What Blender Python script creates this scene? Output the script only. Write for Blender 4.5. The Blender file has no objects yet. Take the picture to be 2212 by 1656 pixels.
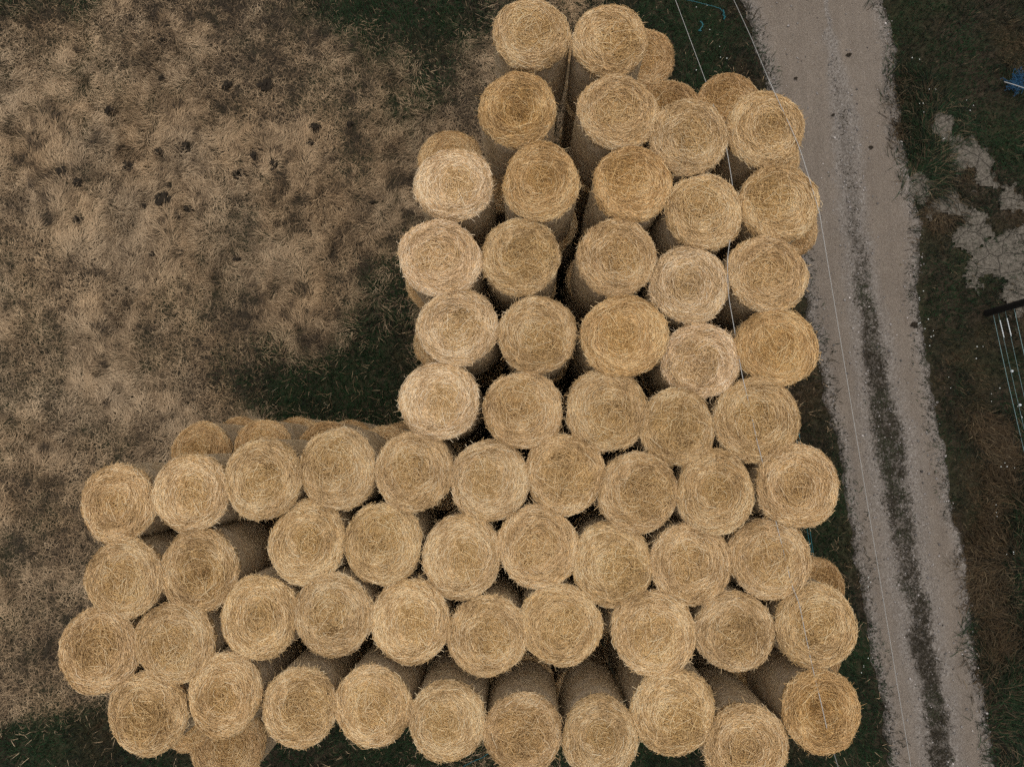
import bpy, math, random
import numpy as np
from mathutils import Matrix, Vector

R_ = math.radians
rng = np.random.default_rng(7)
random.seed(7)
scene = bpy.context.scene
COL = scene.collection

# ----------------------------------------------------------------- camera
W, H = 2212.0, 1656.0          # the photograph's layout is measured in this frame
F = 1500.0
NAD = (1130.0, 968.0)          # straight-down point
BH = 1.40                      # bale height
CAMZ = 8.33 + 3 * BH
d = np.array([NAD[0] - W / 2, -(NAD[1] - H / 2), -F]); d /= np.linalg.norm(d)
u = -d
e1 = np.array([1.0, 0, 0]); e1 = e1 - e1.dot(u) * u; e1 /= np.linalg.norm(e1)
e2 = np.cross(u, e1)
ROT = np.array([e1, e2, u])    # camera -> world
cam = bpy.data.cameras.new('camera')
cam.sensor_width = 36; cam.lens = F / W * 36
cam.clip_start = 0.1; cam.clip_end = 2000
camo = bpy.data.objects.new('camera', cam)
m4 = Matrix.Identity(4)
for i in range(3):
    for j in range(3):
        m4[i][j] = ROT[i][j]
m4.translation = Vector((0, 0, CAMZ))
camo.matrix_world = m4
COL.objects.link(camo); scene.camera = camo


def at(px, py, z=0.0):
    """point of the picture -> point of the world at height z"""
    v = ROT @ np.array([px - W / 2, -(py - H / 2), -F])
    t = (z - CAMZ) / v[2]
    return np.array([v[0] * t, v[1] * t, z])


def size_at(rpx, px, py, z):
    v = ROT @ np.array([px - W / 2, -(py - H / 2), -F])
    t = (z - CAMZ) / v[2]
    return rpx * t


# ----------------------------------------------------------------- noise
def vnoise(x, y, seed=0):
    r = np.random.default_rng(seed).random((256, 256))
    xi = np.floor(x).astype(int); yi = np.floor(y).astype(int)
    fx = x - xi; fy = y - yi
    fx = fx * fx * (3 - 2 * fx); fy = fy * fy * (3 - 2 * fy)
    a = r[xi & 255, yi & 255]; b = r[(xi + 1) & 255, yi & 255]
    c = r[xi & 255, (yi + 1) & 255]; e = r[(xi + 1) & 255, (yi + 1) & 255]
    return (a * (1 - fx) + b * fx) * (1 - fy) + (c * (1 - fx) + e * fx) * fy


def fbm(x, y, seed=0, oct=4):
    s = 0; a = 0.5; t = 0
    for k in range(oct):
        s = s + a * vnoise(x * 2 ** k + 17.3 * k, y * 2 ** k + 5.1 * k, seed + k); t += a; a *= 0.55
    return s / t


def sstep(a, b, x):
    t = np.clip((x - a) / (b - a), 0, 1)
    return t * t * (3 - 2 * t)


# ----------------------------------------------------------------- mesh helpers
def mesh_np(name, V, Fq, mat=None, attrs=None, smooth=False, tris=None):
    """V (n,3); Fq (m,4) quads; tris (k,3)"""
    me = bpy.data.meshes.new(name)
    V = np.asarray(V, dtype=np.float32)
    idx = []; starts = []; n = 0
    if Fq is not None and len(Fq):
        Fq = np.asarray(Fq, dtype=np.int32); idx.append(Fq.ravel()); starts.append(np.arange(len(Fq), dtype=np.int32) * 4); n = len(Fq) * 4
    if tris is not None and len(tris):
        tris = np.asarray(tris, dtype=np.int32); idx.append(tris.ravel()); starts.append(n + np.arange(len(tris), dtype=np.int32) * 3)
    idx = np.concatenate(idx); starts = np.concatenate(starts)
    me.vertices.add(len(V)); me.loops.add(len(idx)); me.polygons.add(len(starts))
    me.vertices.foreach_set('co', V.ravel())
    me.loops.foreach_set('vertex_index', idx)
    me.polygons.foreach_set('loop_start', starts)
    if smooth:
        me.polygons.foreach_set('use_smooth', np.ones(len(starts), dtype=bool))
    for k, a in (attrs or {}).items():
        a = np.asarray(a, dtype=np.float32)
        if a.ndim == 1:
            me.attributes.new(k, 'FLOAT', 'POINT').data.foreach_set('value', a)
        else:
            if a.shape[1] == 3:
                a = np.concatenate([a, np.ones((len(a), 1), np.float32)], 1)
            me.attributes.new(k, 'FLOAT_COLOR', 'POINT').data.foreach_set('color', a.ravel())
    me.update(calc_edges=True)
    if mat:
        me.materials.append(mat)
    return me


def link(name, me, parent=None):
    o = bpy.data.objects.new(name, me); COL.objects.link(o)
    if parent:
        o.parent = parent
    return o


def tag(o, label=None, cat=None, group=None, kind=None):
    if label: o['label'] = label
    if cat: o['category'] = cat
    if group: o['group'] = group
    if kind: o['kind'] = kind
    return o


def norm(a):
    return a / np.maximum(np.linalg.norm(a, axis=-1, keepdims=True), 1e-9)


def stalks(P0, PM, P1, w):
    """three-sided bent stalks: (n,3) points, (n,) widths -> V, quads"""
    n = len(P0)
    D = norm(P1 - P0)
    S = np.cross(D, np.array([0, 0, 1.0])); bad = np.linalg.norm(S, axis=1) < 1e-3
    S[bad] = [1, 0, 0]; S = norm(S)
    N = np.cross(S, D)
    w = w[:, None]
    V = np.zeros((n, 3, 3, 3))
    for k, P in enumerate((P0, PM, P1)):
        ww = w * (0.75 if k == 2 else 1.0)
        V[:, k, 0] = P + S * ww * 0.5
        V[:, k, 1] = P + N * ww * 0.7
        V[:, k, 2] = P - S * ww * 0.5
    base = np.arange(n)[:, None] * 9
    Fq = []
    for k in range(2):
        for j in range(3):
            jj = (j + 1) % 3
            Fq.append(np.concatenate([base + k * 3 + j, base + k * 3 + jj, base + (k + 1) * 3 + jj, base + (k + 1) * 3 + j], 1))
    Fq = np.concatenate(Fq, 0)
    return V.reshape(-1, 3), Fq


def blades(P0, dirxy, length, pitch0, pitch1, w):
    """tapering grass blades, two segments, bending from pitch0 to pitch1 (radians above the ground)"""
    n = len(P0)
    dx = np.stack([np.cos(dirxy), np.sin(dirxy), np.zeros(n)], 1)
    S = np.stack([-np.sin(dirxy), np.cos(dirxy), np.zeros(n)], 1)
    up = np.array([0, 0, 1.0])
    h = (length * 0.5)[:, None]
    PM = P0 + (dx * np.cos(pitch0)[:, None] + up * np.sin(pitch0)[:, None]) * h
    P1 = PM + (dx * np.cos(pitch1)[:, None] + up * np.sin(pitch1)[:, None]) * h
    w = w[:, None]
    V = np.zeros((n, 5, 3))
    V[:, 0] = P0 + S * w * .5; V[:, 1] = P0 - S * w * .5
    V[:, 2] = PM + S * w * .42 + up * 0.002; V[:, 3] = PM - S * w * .42 - up * 0.002
    V[:, 4] = P1
    b = np.arange(n)[:, None] * 5
    Fq = np.concatenate([b, b + 1, b + 3, b + 2], 1)
    T = np.concatenate([b + 2, b + 3, b + 4], 1)
    return V.reshape(-1, 3), Fq, T


def tube(pts, r, seg=6):
    pts = np.asarray(pts, float); n = len(pts)
    D = np.gradient(pts, axis=0); D = norm(D)
    ref = np.array([0, 0, 1.0]) if abs(D[:, 2]).mean() < 0.8 else np.array([1.0, 0, 0])
    S = norm(np.cross(D, ref)); N = np.cross(S, D)
    V = []
    rr = np.broadcast_to(np.asarray(r, float), (n,))
    for k in range(seg):
        a = 2 * math.pi * k / seg
        V.append(pts + (S * math.cos(a) + N * math.sin(a)) * rr[:, None])
    V = np.stack(V, 1).reshape(-1, 3)
    Fq = []
    for i in range(n - 1):
        for k in range(seg):
            kk = (k + 1) % seg
            Fq.append((i * seg + k, i * seg + kk, (i + 1) * seg + kk, (i + 1) * seg + k))
    T = []
    for k in range(1, seg - 1):
        T.append((0, k + 1, k)); e = (n - 1) * seg; T.append((e, e + k, e + k + 1))
    return V, np.array(Fq), np.array(T)


def join(parts):
    V = []; Q = []; T = []; n = 0
    for p in parts:
        v, q = p[0], p[1]; t = p[2] if len(p) > 2 else None
        V.append(v)
        if q is not None and len(q): Q.append(np.asarray(q) + n)
        if t is not None and len(t): T.append(np.asarray(t) + n)
        n += len(v)
    return np.concatenate(V), (np.concatenate(Q) if Q else None), (np.concatenate(T) if T else None)


# ----------------------------------------------------------------- materials
class NT:
    def __init__(s, name):
        s.m = bpy.data.materials.new(name); s.m.use_nodes = True
        s.t = s.m.node_tree; s.t.nodes.clear()
        s.out = s.t.nodes.new('ShaderNodeOutputMaterial')
        s.b = s.t.nodes.new('ShaderNodeBsdfPrincipled')
        s.t.links.new(s.b.outputs[0], s.out.inputs[0])

    def n(s, typ, **k):
        x = s.t.nodes.new(typ)
        for a, v in k.items():
            if a.startswith('i_'):
                x.inputs[a[2:].replace('_', ' ')].default_value = v
            else:
                setattr(x, a, v)
        return x

    def l(s, a, b):
        s.t.links.new(a, b)

    def ramp(s, fac, stops, interp='LINEAR'):
        x = s.n('ShaderNodeValToRGB'); cr = x.color_ramp; cr.interpolation = interp
        while len(cr.elements) < len(stops): cr.elements.new(0.5)
        for e, (p, c) in zip(cr.elements, stops):
            e.position = p; e.color = (*c, 1) if len(c) == 3 else c
        s.l(fac, x.inputs[0]); return x.outputs[0]

    def noise(s, scale, detail=4, rough=.6, vec=None, dist=0):
        x = s.n('ShaderNodeTexNoise'); x.inputs['Scale'].default_value = scale
        x.inputs['Detail'].default_value = detail; x.inputs['Roughness'].default_value = rough
        x.inputs['Distortion'].default_value = dist
        if vec is not None: s.l(vec, x.inputs['Vector'])
        return x.outputs['Fac']

    def coord(s, scale=(1, 1, 1)):
        t = s.n('ShaderNodeTexCoord'); mp = s.n('ShaderNodeMapping'); mp.inputs['Scale'].default_value = scale
        s.l(t.outputs['Object'], mp.inputs['Vector']); return mp.outputs[0]

    def mix(s, fac, a, b, mode='MIX'):
        x = s.n('ShaderNodeMix', data_type='RGBA', blend_type=mode)
        for i, v in ((0, fac), (6, a), (7, b)):
            if isinstance(v, (int, float)): x.inputs[i].default_value = v
            elif isinstance(v, tuple): x.inputs[i].default_value = (*v, 1)
            else: s.l(v, x.inputs[i])
        return x.outputs[2]

    def math(s, op, a, b=0.0):
        x = s.n('ShaderNodeMath', operation=op)
        for i, v in ((0, a), (1, b)):
            if isinstance(v, (int, float)): x.inputs[i].default_value = v
            else: s.l(v, x.inputs[i])
        return x.outputs[0]

    def color(s, c):
        if isinstance(c, tuple): s.b.inputs['Base Color'].default_value = (*c, 1)
        else: s.l(c, s.b.inputs['Base Color'])

    def set(s, rough=.8, spec=.3):
        s.b.inputs['Roughness'].default_value = rough
        s.b.inputs['Specular IOR Level'].default_value = spec

    def bump(s, h, strength=.5, dist=.02):
        x = s.n('ShaderNodeBump'); x.inputs['Strength'].default_value = strength; x.inputs['Distance'].default_value = dist
        s.l(h, x.inputs['Height']); s.l(x.outputs[0], s.b.inputs['Normal'])


def mat_straw():
    s = NT('straw'); s.set(.62, .35)
    a = s.n('ShaderNodeAttribute', attribute_name='tone'); gd = s.n('ShaderNodeAttribute', attribute_name='gold')
    c1 = s.ramp(a.outputs['Fac'], [(0, (.24, .140, .060)), (.25, (.41, .270, .130)), (.5, (.61, .425, .228)), (.78, (.77, .57, .345)), (1, (.88, .73, .51))])
    c2 = s.ramp(a.outputs['Fac'], [(0, (.15, .078, .022)), (.25, (.35, .210, .068)), (.5, (.60, .385, .150)), (.78, (.75, .52, .235)), (1, (.86, .68, .41))])
    c = s.mix(gd.outputs['Fac'], c1, c2)
    oi = s.n('ShaderNodeObjectInfo')
    c = s.mix(1.0, c, oi.outputs['Color'], 'MULTIPLY')
    s.color(c)
    return s.m


def mat_net():
    s = NT('net_wrap'); s.set(.55, .4)
    v = s.coord((5, 5, 110)); f = s.noise(1.0, 5, .65, v, .6)
    g = s.noise(160, 2, .6, s.coord()); big = s.noise(3.5, 3, .6, s.coord())
    c = s.ramp(f, [(.3, (.29, .175, .080)), (.48, (.62, .43, .235)), (.66, (.82, .63, .40))])
    c2 = s.ramp(g, [(.40, (.62, .54, .46)), (.6, (1.05, 1.04, 1.03))])
    c = s.mix(.35, c, c2, 'MULTIPLY')
    c = s.mix(s.ramp(big, [(.4, (0, 0, 0)), (.65, (.55, .55, .55))]), c, (.74, .60, .43))
    a = s.n('ShaderNodeAttribute', attribute_name='tone')
    c = s.mix(a.outputs['Fac'], c, (.66, .49, .27))
    s.color(c); s.bump(s.math('ADD', f, g), .9, .02)
    return s.m


def mat_attr(name, attr='col', rough=.75, spec=.25):
    s = NT(name); s.set(rough, spec)
    a = s.n('ShaderNodeAttribute', attribute_name=attr); s.color(a.outputs['Color'])
    return s.m


def mat_ground():
    s = NT('soil'); s.set(.95, .1)
    v = s.coord(); f = s.noise(9, 8, .7, v); g = s.noise(.5, 4, .6, v)
    c = s.ramp(f, [(.3, (.018, .014, .009)), (.55, (.046, .035, .023)), (.75, (.09, .070, .046))])
    c = s.mix(s.ramp(g, [(.45, (0, 0, 0)), (.6, (.6, .6, .6))]), c, (.030, .036, .016))
    s.color(c); s.bump(f, .8, .03); return s.m


def mat_gravel():
    s = NT('gravel'); s.set(.95, .12)
    v = s.coord(); a = s.n('ShaderNodeAttribute', attribute_name='loose')   # where the loose stone lies
    b = s.n('ShaderNodeAttribute', attribute_name='earth')                   # where dark earth shows between the wheel tracks
    vor = s.n('ShaderNodeTexVoronoi'); vor.inputs['Scale'].default_value = 42; s.l(v, vor.inputs['Vector'])
    vor2 = s.n('ShaderNodeTexVoronoi'); vor2.inputs['Scale'].default_value = 95; s.l(v, vor2.inputs['Vector'])
    fine = s.noise(60, 6, .75, v); mid = s.noise(2.2, 6, .65, v)
    base = s.ramp(fine, [(.30, (.075, .061, .047)), (.5, (.185, .153, .121)), (.70, (.285, .243, .20))])
    base = s.mix(.5, base, s.ramp(mid, [(.3, (.66, .60, .54)), (.7, (1.1, 1.05, 1.0))]), 'MULTIPLY')
    rut = s.noise(1.0, 5, .7, s.coord((5.0, .5, 1)))
    base = s.mix(.8, base, s.ramp(rut, [(.3, (.72, .68, .64)), (.55, (1.0, .98, .95)), (.72, (1.16, 1.13, 1.1))]), 'MULTIPLY')
    st = s.ramp(vor.outputs['Color'], [(.0, (.06, .052, .047)), (.45, (.16, .141, .122)), (.8, (.27, .245, .218)), (1, (.42, .40, .375))])
    st2 = s.ramp(vor2.outputs['Color'], [(.0, (.09, .074, .064)), (.6, (.20, .170, .141)), (1, (.36, .33, .295))])
    c = s.mix(s.math('MULTIPLY', a.outputs['Fac'], .75), base, st)
    c = s.mix(.35, c, st2)
    e = s.noise(9, 7, .75, v)
    ef = s.math('MULTIPLY', s.ramp(e, [(.42, (0, 0, 0)), (.54, (1, 1, 1))]), b.outputs['Fac'])
    ef = s.math('MAXIMUM', ef, s.math('SUBTRACT', s.math('MULTIPLY', b.outputs['Fac'], 1.5), .95))
    ef = s.math('MINIMUM', ef, .92)
    c = s.mix(ef, c, (.022, .0175, .0105))
    s.color(c)
    s.bump(s.math('ADD', s.math('MULTIPLY', vor.outputs['Distance'], 1.2), fine), .7, .012); return s.m


def mat_mud():
    s = NT('cracked_mud'); s.set(.95, .1)
    v = s.coord(); w = s.noise(3, 3, .6, v)
    dv = s.n('ShaderNodeMixRGB' if False else 'ShaderNodeVectorMath', operation='ADD')
    nz = s.n('ShaderNodeTexNoise'); nz.inputs['Scale'].default_value = 5; s.l(v, nz.inputs['Vector'])
    sc = s.n('ShaderNodeVectorMath', operation='SCALE'); sc.inputs['Scale'].default_value = .09
    s.l(nz.outputs['Color'], sc.inputs[0]); s.l(v, dv.inputs[0]); s.l(sc.outputs[0], dv.inputs[1])
    vor = s.n('ShaderNodeTexVoronoi', feature='DISTANCE_TO_EDGE'); vor.inputs['Scale'].default_value = 11
    s.l(dv.outputs[0], vor.inputs['Vector'])
    vor2 = s.n('ShaderNodeTexVoronoi', feature='DISTANCE_TO_EDGE'); vor2.inputs['Scale'].default_value = 2.6
    s.l(dv.outputs[0], vor2.inputs['Vector'])
    f = s.noise(18, 7, .75, v)
    c = s.ramp(f, [(.3, (.045, .040, .030)), (.5, (.125, .108, .085)), (.7, (.19, .167, .135))])
    cr = s.math('MULTIPLY', s.ramp(vor.outputs['Distance'], [(.0, (.75, .75, .75)), (.04, (1, 1, 1))]), s.ramp(vor2.outputs['Distance'], [(.0, (.35, .35, .35)), (.022, (1, 1, 1))]))
    c = s.mix(cr, (.028, .024, .018), c)
    s.color(c); s.bump(s.math('ADD', cr, s.math('MULTIPLY', f, .5)), .9, .03); return s.m


def mat_plain(name, c, rough=.6, spec=.3, var=.25, scale=30):
    s = NT(name); s.set(rough, spec)
    f = s.noise(scale, 4, .65, s.coord())
    lo = tuple(x * (1 - var) for x in c); hi = tuple(min(1, x * (1 + var)) for x in c)
    s.color(s.ramp(f, [(.3, lo), (.7, hi)])); s.bump(f, .2, .004); return s.m


M_STRAW = mat_straw(); M_NET = mat_net(); M_BLADE = mat_attr('grass_blade', rough=.7, spec=.2)
M_GROUND = mat_ground(); M_GRAVEL = mat_gravel(); M_MUD = mat_mud()
M_STONE = mat_attr('pebble', rough=.9)
M_DUNG = mat_plain('dung', (.030, .023, .016), .95, .1, .6, 60)
M_CORD = mat_plain('white_cord', (.42, .41, .38), .5, .4, .12, 80)
M_TEAL = mat_plain('teal_twine', (.008, .095, .11), .45, .4, .3, 60)
M_WIRE = mat_plain('fence_wire', (.20, .33, .33), .35, .5, .2, 60)
M_POST = mat_plain('dark_post', (.016, .014, .012), .85, .2, .4, 30)
M_PORC = mat_plain('white_insulator', (.62, .66, .66), .3, .5, .1, 40)
M_BLUE = mat_plain('blue_netting', (.005, .055, .12), .5, .35, .5, 40)

# ----------------------------------------------------------------- straw bales
R0 = 0.475


def outline(th, k):
    r = np.random.default_rng(100 + k)
    o = np.ones_like(th)
    for f in (2, 3, 4, 5, 7):
        o += r.normal(0, .015 if f < 5 else .007) * np.cos(f * th + r.random() * 6.28)
    return o


def face_h(x, y, k, dent):
    """height of the bale's end above its rim plane"""
    depth, width, ox, oy, hole = dent
    th = np.arctan2(y, x); rho = np.hypot(x, y) / (R0 * outline(th, k))
    z = .020 * (1 - rho ** 2) - .036 * np.clip((rho - .84) / .16, 0, 1.6) ** 2.2
    rr = np.hypot(x - ox, y - oy)
    z -= depth * np.exp(-(rr / width) ** 2)
    z -= hole * np.exp(-(rr / .045) ** 2)
    z += .016 * (fbm(x * 9 + 40, y * 9 + 40, 300 + k, 3) - .5) * 2
    spir = np.sin(rho * (22 + k % 5) + th + 3 * fbm(x * 4 + 9, y * 4 + 9, 400 + k, 2))
    z += .007 * spir * np.clip(rho * 2, 0, 1)
    return z


def make_end(k, dent, n=5000):
    r = np.random.default_rng(1000 + k)
    # the packed end itself
    nr, nt = 20, 72
    th = np.linspace(0, 2 * np.pi, nt, endpoint=False)
    V = [[0, 0, face_h(np.array([0.]), np.array([0.]), k, dent)[0] - .012]]
    rs = np.linspace(0, 1, nr + 1)[1:]
    for q in rs:
        rad = R0 * outline(th, k) * q
        x = rad * np.cos(th); y = rad * np.sin(th)
        V += list(np.stack([x, y, face_h(x, y, k, dent) - .012], 1))
    rad = R0 * outline(th, k) * .985
    V += list(np.stack([rad * np.cos(th), rad * np.sin(th), np.full(nt, -.16)], 1))
    V = np.array(V)
    Q = []; T = []
    for j in range(nt):
        T.append((0, 1 + j, 1 + (j + 1) % nt))
    for i in range(nr):
        for j in range(nt):
            a = 1 + i * nt + j; b = 1 + i * nt + (j + 1) % nt
            Q.append((a, a + nt, b + nt, b))
    tone_b = .02 + .2 * r.random(len(V))  # packed surface toned dark so the gaps between straws read as shade
    # straws wound round the end
    rho = np.sqrt(r.random(n)) * 1.0
    edge = r.random(n) < .10
    rho = np.where(edge, .93 + .085 * r.random(n), rho)
    tt = r.random(n) * 2 * np.pi
    rad = R0 * outline(tt, k) * rho
    cx = rad * np.cos(tt); cy = rad * np.sin(tt)
    ox, oy = dent[2], dent[3]
    ang = np.arctan2(cy - oy * (1 - rho), cx - ox * (1 - rho)) + np.pi / 2
    core = .26 + .30 * r.random() + .5 * (fbm(cx * 3 + 5, cy * 3 + 5, 900 + k, 3) - .5)
    inn = sstep(core + .16, core - .06, np.hypot(cx - ox, cy - oy) / R0)
    spread = .20 + .85 * inn
    wob = (fbm(cx * 6 + 70, cy * 6 + 70, 500 + k, 2) - .5) * 2.2 * np.clip(1.1 - rho, .15, 1)
    ang = ang + r.normal(0, 1, n) * spread + wob
    wild = r.random(n) < .07
    ang = np.where(wild, r.random(n) * 6.28, ang)
    L = np.clip(r.normal(.115, .04, n), .04, .24) * (1 + .55 * inn) * np.where(edge, .8, 1)
    bend = r.normal(0, .014, n)
    dx = np.cos(ang); dy = np.sin(ang)
    # curve the straw along its ring
    curve = (L ** 2) / (8 * np.maximum(rad, .10)) * np.where(wild, 0, .9)
    ux, uy = np.cos(tt), np.sin(tt)
    x0 = cx - dx * L / 2; y0 = cy - dy * L / 2; x1 = cx + dx * L / 2; y1 = cy + dy * L / 2
    mx = cx + ux * curve - dy * bend; my = cy + uy * curve + dx * bend
    lift = r.gamma(1.6, .006, n) * (1 + .7 * inn) - .006
    tilt = r.normal(0, .010, n) + np.where(wild, r.normal(0, .02, n), 0)
    def hh(x, y):
        q = np.hypot(x, y) / (R0 * outline(np.arctan2(y, x), k))
        s = np.where(q > 1.0, 1.0 / np.maximum(q, 1e-6), 1)
        return face_h(x * s, y * s, k, dent) - np.clip(q - 1, 0, 1) * .25
    P0 = np.stack([x0, y0, hh(x0, y0) + lift - tilt], 1)
    PM = np.stack([mx, my, hh(mx, my) + lift], 1)
    P1 = np.stack([x1, y1, hh(x1, y1) + lift + tilt], 1)
    w = np.clip(r.normal(.0066, .0015, n), .004, .0105)
    torn = sstep(.62, .72, fbm(cx * 3.2 + 31, cy * 3.2 + 17, 950 + k, 3)); tt_ = torn
    band = fbm(rho * 9 + 3 * k, tt * .7, 600 + k, 3)
    patch = fbm(cx * 5 + 11, cy * 5 + 11, 700 + k, 3)
    tone = .56 + .5 * (band - .5) + .7 * (patch - .5) + r.normal(0, .20, n) + np.clip(lift, 0, .03) * 4
    tone -= .16 * torn
    tone += .08 * (1 - inn) - .0 * inn + r.normal(0, .10, n) * inn
    gold = np.clip(.30 + .36 * inn + .6 * (patch - .5) + r.normal(0, .15, n), 0, 1)
    tone -= .16 * np.exp(-(np.hypot(cx - ox, cy - oy) / max(dent[1], .08)) ** 2) * (dent[0] > .05)  # deep hollows toned darker: their shading painted into the straw colour
    # stray straws that stick out past the rim
    gold_b = np.full(len(V), .6)
    ns = 80
    ts = r.random(ns) * 2 * np.pi
    clump = r.random(ns) < .5
    ts = np.where(clump, (np.floor(ts / .45) * .45 + r.normal(0, .06, ns)), ts)
    rs_ = R0 * outline(ts, k) * (.94 + .06 * r.random(ns))
    oa = ts + r.normal(0, .75, ns); Ls = np.clip(r.gamma(2.0, .018, ns), .015, .12)
    q0 = np.stack([rs_ * np.cos(ts), rs_ * np.sin(ts), -.02 - .06 * r.random(ns)], 1)
    q1 = q0 + np.stack([np.cos(oa) * Ls, np.sin(oa) * Ls, r.normal(-.005, .022, ns)], 1)
    qm = (q0 + q1) / 2 + r.normal(0, .005, (ns, 3))
    V2, Q2 = stalks(np.concatenate([P0, q0]), np.concatenate([PM, qm]), np.concatenate([P1, q1]), np.concatenate([w, np.full(ns, .0045)]))
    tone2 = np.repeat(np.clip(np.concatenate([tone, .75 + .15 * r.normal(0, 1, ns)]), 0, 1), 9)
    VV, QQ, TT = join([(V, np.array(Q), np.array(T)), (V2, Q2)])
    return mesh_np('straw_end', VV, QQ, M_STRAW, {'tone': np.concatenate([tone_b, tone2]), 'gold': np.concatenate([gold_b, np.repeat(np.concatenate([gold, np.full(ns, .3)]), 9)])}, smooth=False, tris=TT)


def make_net(k, ko):
    r = np.random.default_rng(2000 + k)
    nt, nz = 72, 22
    th = np.linspace(0, 2 * np.pi, nt, endpoint=False)
    zs = np.linspace(0.0, BH - .035, nz)
    V = []
    for i, z in enumerate(zs):
        f = z / zs[-1]
        bulge = .985 + .018 * math.sin(math.pi * f) - .035 * (max(0, (f - .96) / .04)) ** 2 - .03 * max(0, (.05 - f) / .05)
        rad = R0 * outline(th, ko) * bulge
        rad = rad + .012 * (fbm(th * 3 + 7, np.full(nt, z * 5.0), 800 + k, 3) - .5)
        V += list(np.stack([rad * np.cos(th), rad * np.sin(th), np.full(nt, z)], 1))
    V.append([0, 0, 0.0]); V = np.array(V)
    Q = []; T = []
    for i in range(nz - 1):
        for j in range(nt):
            a = i * nt + j; b = i * nt + (j + 1) % nt
            Q.append((a, b, b + nt, a + nt))
    for j in range(nt):
        T.append((len(V) - 1, (j + 1) % nt, j))
    # fibres lying under the net, round the bale
    n = 2600
    tt = r.random(n) * 2 * np.pi; z = r.random(n) * (BH - .06) + .01
    L = np.clip(r.normal(.12, .04, n), .04, .22); sl = r.normal(0, .16, n)
    da = L / R0 / 2
    def pt(t, zz, off):
        rad = R0 * outline(t, ko) * (.985 + .018 * np.sin(np.pi * np.clip(zz / BH, 0, 1))) + off
        return np.stack([rad * np.cos(t), rad * np.sin(t), zz], 1)
    off = r.normal(.002, .002, n)
    V2, Q2 = stalks(pt(tt - da, z - sl * L / 2, off), pt(tt, z, off + .001), pt(tt + da, z + sl * L / 2, off), np.full(n, .0045))
    # short wisps poking out
    n3 = 110
    t3 = r.random(n3) * 6.28; z3 = np.where(r.random(n3) < .5, BH - .10 * r.random(n3), r.random(n3) * BH)
    a0 = pt(t3, z3, np.zeros(n3)); L3 = np.clip(r.gamma(2, .014, n3), .01, .08)
    a1 = a0 + np.stack([np.cos(t3 + r.normal(0, .7, n3)) * L3, np.sin(t3 + r.normal(0, .7, n3)) * L3, r.normal(0, .02, n3)], 1)
    V3, Q3 = stalks(a0, (a0 + a1) / 2 + r.normal(0, .003, (n3, 3)), a1, np.full(n3, .004))
    tone = np.concatenate([np.zeros(len(V)), np.repeat(np.clip(r.normal(.45, .25, n), 0, 1), 9), np.full(len(V3), .85)])
    VV, QQ, TT = join([(V, np.array(Q), np.array(T)), (V2, Q2), (V3, Q3)])
    return mesh_np('net_wrap', VV, QQ, M_NET, {'tone': tone}, tris=TT)


# depth, width, offset x, offset y, hole
DENTS = [(.03, .22, 0, 0, 0), (.02, .18, .05, -.03, .0), (.20, .17, .03, -.03, 0), (.035, .20, -.02, .02, .10), (.06, .20, .10, -.05, 0),
         (.0, .2, 0, 0, .02), (.05, .26, -.03, .04, 0), (.02, .12, .06, .05, .03), (.07, .18, 0, .02, .02), (.015, .25, -.08, 0, 0), (.045, .16, -.06, .06, 0), (.03, .28, .08, .04, 0), (.06, .22, .02, -.07, .01), (.02, .2, 0, 0, 0)]
ALT = {0: 10, 6: 11, 4: 12, 5: 13}
ENDS = [make_end(k, dn) for k, dn in enumerate(DENTS)]
NETS = [make_net(k, k) for k in range(len(DENTS))]

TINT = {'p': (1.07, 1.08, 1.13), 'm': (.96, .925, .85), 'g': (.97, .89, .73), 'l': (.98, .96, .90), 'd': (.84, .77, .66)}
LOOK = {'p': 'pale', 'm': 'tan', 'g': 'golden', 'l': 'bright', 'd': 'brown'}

proto = None
GROUP_TOP = 'straw bales standing on end on top of the stack'
GROUP_LOW = 'straw bales in the lower layers of the stack'


def place_bale(loc, rx, ry, hz, k, tint, label, group, rz=None, tilt=(0, 0)):
    root = bpy.data.objects.new('straw_bale', None); COL.objects.link(root)
    root.empty_display_size = .3
    root.location = loc
    a = random.random() * 6.283 if rz is None else rz
    root.rotation_euler = (tilt[0], tilt[1], a)
    root.scale = (rx / R0, ry / R0, hz / BH)
    tag(root, label, 'straw bale', group)
    e = bpy.data.objects.new('straw_end', ENDS[k]); COL.objects.link(e); e.parent = root; e.location = (0, 0, BH)
    t = TINT[tint]; v = random.uniform(.95, 1.05)
    e.color = (t[0] * v, t[1] * v, t[2] * v * random.uniform(.98, 1.02), 1)
    nw = bpy.data.objects.new('net_wrap', NETS[k]); COL.objects.link(nw); nw.parent = root
    return root


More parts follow.
